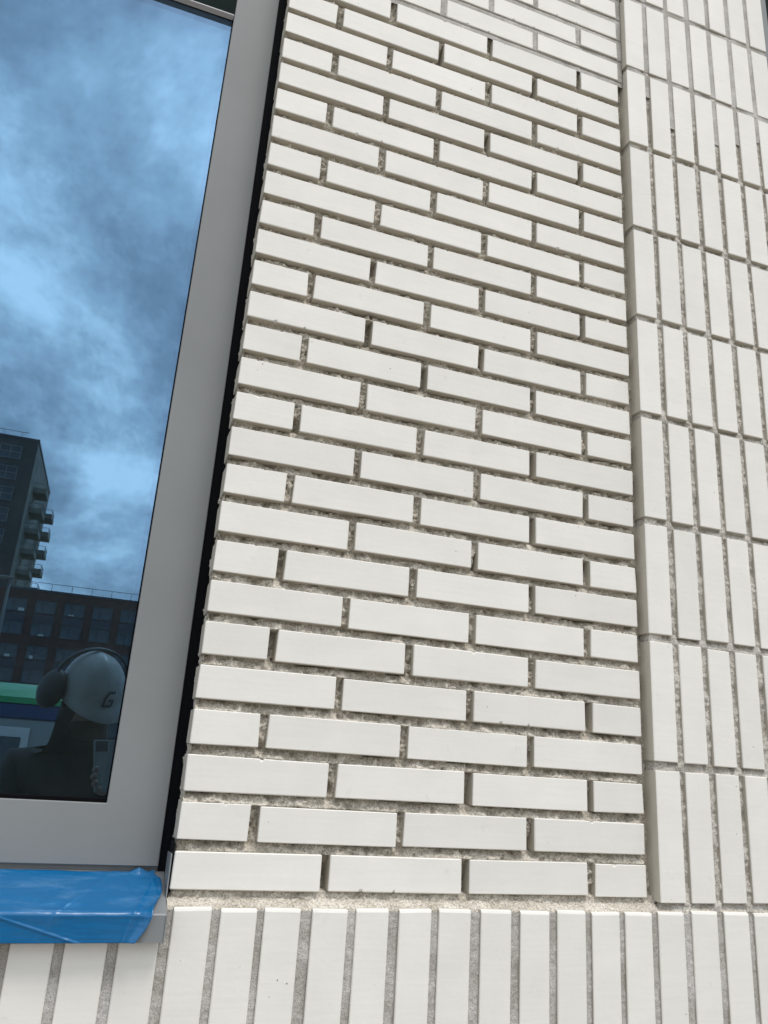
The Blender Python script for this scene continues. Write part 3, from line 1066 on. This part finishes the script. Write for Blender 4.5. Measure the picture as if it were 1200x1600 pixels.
W = lambda x, y, z: Vector((x, y, z))
pelvis = W(-0.20, -1.93, -0.36)
chest = W(-0.20, -1.93, -0.02)
neck = W(-0.20, -1.90, 0.145)
shR, shL = W(-0.02, -1.90, 0.085), W(-0.385, -1.92, 0.085)
elR, wrR = W(0.075, -1.62, -0.115), W(-0.035, -1.335, 0.045)
elL, wrL = W(-0.43, -1.80, -0.19), W(-0.30, -1.55, -0.17)
phone_c = CAM + BACK * 0.012 - UP * 0.060 + RIGHT * 0.022
palm = phone_c + RIGHT * 0.022 - UP * 0.045 + BACK * 0.028
chains = [
    ([(pelvis, (0.165, 0.115)), (W(-0.20, -1.94, -0.20), (0.150, 0.108)), (chest, (0.200, 0.140)), (W(-0.20, -1.92, 0.075), (0.165, 0.120)), (neck, 0.100),
      (hp(-0.015, 0, -0.040), 0.088), (hp(0.0, 0, 0.045), 0.090), (hp(0.0, 0, 0.085), 0.060)], None),
    ([(shR, 0.088), (elR, 0.060), (wrR, 0.034), (palm, (0.038, 0.022))], (0, 3)),
    ([(shL, 0.088), (elL, 0.060), (wrL, 0.034), (wrL + W(0.03, 0.07, -0.005), (0.038, 0.022))], (0, 3)),
    ([(pelvis + W(0.10, 0, -0.09), 0.095), (W(-0.08, -1.90, -0.83), 0.062), (W(-0.08, -1.95, GZ + 0.10), 0.045), (W(-0.075, -1.84, GZ + 0.045), 0.040), (W(-0.07, -1.76, GZ + 0.040), 0.034)], (0, 0)),
    ([(pelvis + W(-0.10, 0, -0.09), 0.095), (W(-0.31, -1.92, -0.83), 0.062), (W(-0.32, -1.97, GZ + 0.10), 0.045), (W(-0.33, -1.86, GZ + 0.045), 0.040), (W(-0.34, -1.78, GZ + 0.040), 0.034)], (0, 0)),
    # nose and ears
    ([(hp(0.060, 0, 0.0), 0.020), (hp(0.098, 0, -0.018), 0.013)], None),
    ([(hp(-0.01, 0.070, -0.005), 0.018), (hp(-0.02, 0.094, 0.005), 0.014)], None),
    ([(hp(-0.01, -0.070, -0.005), 0.018), (hp(-0.02, -0.094, 0.005), 0.014)], None),
]
# fingers of the hand that holds the phone: they wrap its far edge, the thumb its near edge
for i, (ln, up) in enumerate(((0.060, 0.030), (0.066, 0.010), (0.062, -0.010), (0.050, -0.028))):
    b0 = palm + UP * up * 0.6 - RIGHT * 0.006
    b1 = palm + UP * up - RIGHT * ln * 0.55 - BACK * 0.004
    b2 = palm + UP * (up + 0.004) - RIGHT * ln * 0.95 - BACK * 0.022
    b3 = palm + UP * (up + 0.006) - RIGHT * ln * 0.85 - BACK * 0.040
    chains.append(([(b0, 0.010), (b1, 0.0095), (b2, 0.0085), (b3, 0.0075)], None))
chains.append(([(palm + RIGHT * 0.018, 0.013), (palm + RIGHT * 0.036 + UP * 0.020 - BACK * 0.012, 0.011), (palm + RIGHT * 0.034 + UP * 0.044 - BACK * 0.030, 0.0085)], None))
palmL = wrL + W(0.03, 0.07, -0.005)
for i, (ln, sx) in enumerate(((0.062, 0.028), (0.070, 0.010), (0.066, -0.008), (0.052, -0.026))):
    chains.append(([(palmL + W(sx * 0.6, 0.0, 0), 0.010), (palmL + W(sx, ln * 0.6, -0.010), 0.0095), (palmL + W(sx, ln * 0.95, -0.034), 0.008)], None))
chains.append(([(palmL + W(0.022, -0.02, 0), 0.012), (palmL + W(0.048, 0.012, -0.006), 0.0105), (palmL + W(0.056, 0.042, -0.014), 0.0085)], None))
chains = [([(co - PR, r_) for co, r_ in pts], att) for pts, att in chains]
body = skin_mesh(chains, 'body')
for mname in ('jacket', 'skin', 'trousers'):
    body.materials.append(M[mname])
for p in body.polygons:
    c = p.center + PR
    lc = c - HC
    face = lc.dot(HF) > 0.045 and lc.dot(HU) > -0.085 and lc.length < 0.16
    bare = face or (c - palm).length < 0.115 or (c - palmL).length < 0.11
    p.material_index = 1 if bare else (2 if c.z < -0.42 else 0)
obj('body', body, person)
Hm = Matrix(((HS.x, HF.x, HU.x, HC.x - PR.x), (HS.y, HF.y, HU.y, HC.y - PR.y), (HS.z, HF.z, HU.z, HC.z - PR.z), (0, 0, 0, 1)))  # local x = right, y = face, z = crown


def head_part(name, bm_, mat, parent=person, smooth=True):
    me_ = bm_mesh(bm_, name, smooth)
    me_.transform(Hm)
    return obj(name, me_, parent, mat)


for s in (-1, 1):
    bm = bmesh.new()
    bmesh.ops.create_uvsphere(bm, u_segments=10, v_segments=8, radius=0.012, matrix=Matrix.Translation((s * 0.032, 0.078, 0.012)))
    head_part('eye', bm, M['lens'])
bm = bmesh.new()
bmesh.ops.create_uvsphere(bm, u_segments=20, v_segments=12, radius=0.07, matrix=Matrix.Translation((0, 0.032, -0.070)) @ Matrix.Diagonal((1.1, 0.90, 0.72, 1)))
head_part('beard', bm, M['beard'])
bm = bmesh.new()
bm_box(bm, -0.022, 0.022, 0.080, 0.0935, -0.054, -0.048, 0.002)
head_part('mouth', bm, M['mouth'])

# helmet: ridged dome, brim and peak in one shell
bm = bmesh.new()
rings, seg = 11, 40
prev = None
HZ0 = 0.045
vr = []
for i in range(rings):
    a = (i / (rings - 1)) * math.pi / 2
    row = []
    for j in range(seg):
        t = 2 * math.pi * j / seg
        cx, cy = math.sin(t), math.cos(t)
        rx, ry, h = 0.112, 0.138, 0.150
        k = math.cos(a) ** 0.85 if i < rings - 1 else 0.0
        ridge = 0.006 * math.exp(-(cx * k / 0.16) ** 2) * math.sin(a)
        row.append(bm.verts.new((rx * cx * k, ry * cy * k, HZ0 + h * math.sin(a) + ridge)))
        if i == rings - 1:
            break
    vr.append(row)
for i in range(rings - 1):
    for j in range(seg):
        if i == rings - 2:
            bm.faces.new((vr[i][j], vr[i][(j + 1) % seg], vr[i + 1][0]))
        else:
            bm.faces.new((vr[i][j], vr[i][(j + 1) % seg], vr[i + 1][(j + 1) % seg], vr[i + 1][j]))
brim = []
for j in range(seg):
    t = 2 * math.pi * j / seg
    cx, cy = math.sin(t), math.cos(t)
    ext = 0.008 + 0.050 * max(0, cy) ** 2.0
    brim.append(bm.verts.new(((0.112 + ext * 0.5) * cx, (0.138 + ext) * cy, HZ0 - 0.010 - 0.012 * max(0, cy))))
for j in range(seg):
    bm.faces.new((brim[j], brim[(j + 1) % seg], vr[0][(j + 1) % seg], vr[0][j]))
bmesh.ops.recalc_face_normals(bm, faces=bm.faces)
bmesh.ops.solidify(bm, geom=list(bm.faces), thickness=0.003)
helmet = head_part('safety_helmet', bm, M['helmet'])
for s in (-1, 1):
    bm = bmesh.new()
    bmesh.ops.create_uvsphere(bm, u_segments=20, v_segments=12, radius=0.064,
                              matrix=Matrix.Translation((s * 0.138, -0.026, 0.050)) @ Matrix.Rotation(s * -0.30, 4, 'Y') @ Matrix.Diagonal((0.66, 1.0, 1.12, 1)))
    head_part('ear_muff', bm, M['muff'], helmet)
bm = bmesh.new()
prev = None
for i in range(25):
    t = -1.25 + 2.5 * i / 24
    c = Vector((0.134 * math.sin(t), -0.035, 0.080 + 0.122 * math.cos(t)))
    nrm = Vector((math.sin(t), 0, math.cos(t)))
    q = [bm.verts.new(c + Vector((0, d, 0)) + nrm * e_) for d, e_ in ((-0.010, 0), (0.010, 0), (0.010, 0.006), (-0.010, 0.006))]
    if prev:
        for a in range(4):
            bm.faces.new((prev[a], prev[(a + 1) % 4], q[(a + 1) % 4], q[a]))
    prev = q
head_part('head_band', bm, M['muff'], helmet)

# the dark slanted letter mark on the front of the shell
def shell_pt(x, z):
    zc = min(0.999, max(0.0, (z - HZ0) / 0.150))
    a = math.asin(zc)
    k = math.cos(a) ** 0.85
    cx = max(-1, min(1, x / (0.112 * k)))
    return Vector((x, 0.138 * math.sqrt(1 - cx * cx) * k + 0.0032, z))


bm = bmesh.new()
stroke = [[(-0.016, 0.052), (0.010, 0.052), (0.014, 0.0), (0.010, 0.0), (-0.016, 0.0)]]
segs = [((0.016, 0.050), (-0.006, 0.050)), ((-0.006, 0.050), (-0.016, 0.030)), ((-0.016, 0.030), (-0.016, 0.004)), ((-0.016, 0.004), (0.014, 0.004)),
        ((0.014, 0.004), (0.014, 0.024)), ((0.014, 0.024), (-0.002, 0.024))]
for (xa, za), (xb, zb) in segs:
    d = Vector((xb - xa, zb - za)).normalized()
    nrm = Vector((-d.y, d.x)) * 0.0042
    prevq = None
    for i in range(7):
        t = -0.08 + 1.16 * i / 6
        px, pz = xa + (xb - xa) * t, za + (zb - za) * t
        q = []
        for sg in (-1, 1):
            u_, w_ = px + sg * nrm.x, pz + sg * nrm.y
            q.append(bm.verts.new(shell_pt(u_ + w_ * 0.18, HZ0 + 0.012 + w_)))
        if prevq:
            bm.faces.new((prevq[0], prevq[1], q[1], q[0]))
        prevq = q
head_part('emblem', bm, M['mark'], helmet)

# phone in the hand, lens where the picture is taken from
phone = tag(empty('phone', phone_c), 'pale smartphone held up to take the picture, mirrored in the pane below the helmet', 'phone')
Pm = Matrix(((RIGHT.x, UP.x, BACK.x, 0), (RIGHT.y, UP.y, BACK.y, 0), (RIGHT.z, UP.z, BACK.z, 0), (0, 0, 0, 1)))
me = box_mesh('case', -0.037, 0.037, -0.075, 0.075, -0.003, 0.005, 0.0025, 2)
me.transform(Pm)
obj('case', me, phone, M['phone'])
me = box_mesh('lens_island', -0.033, 0.002, 0.040, 0.071, -0.0048, -0.0031, 0.0008)
me.transform(Pm)
obj('lens_island', me, phone, M['muff'])
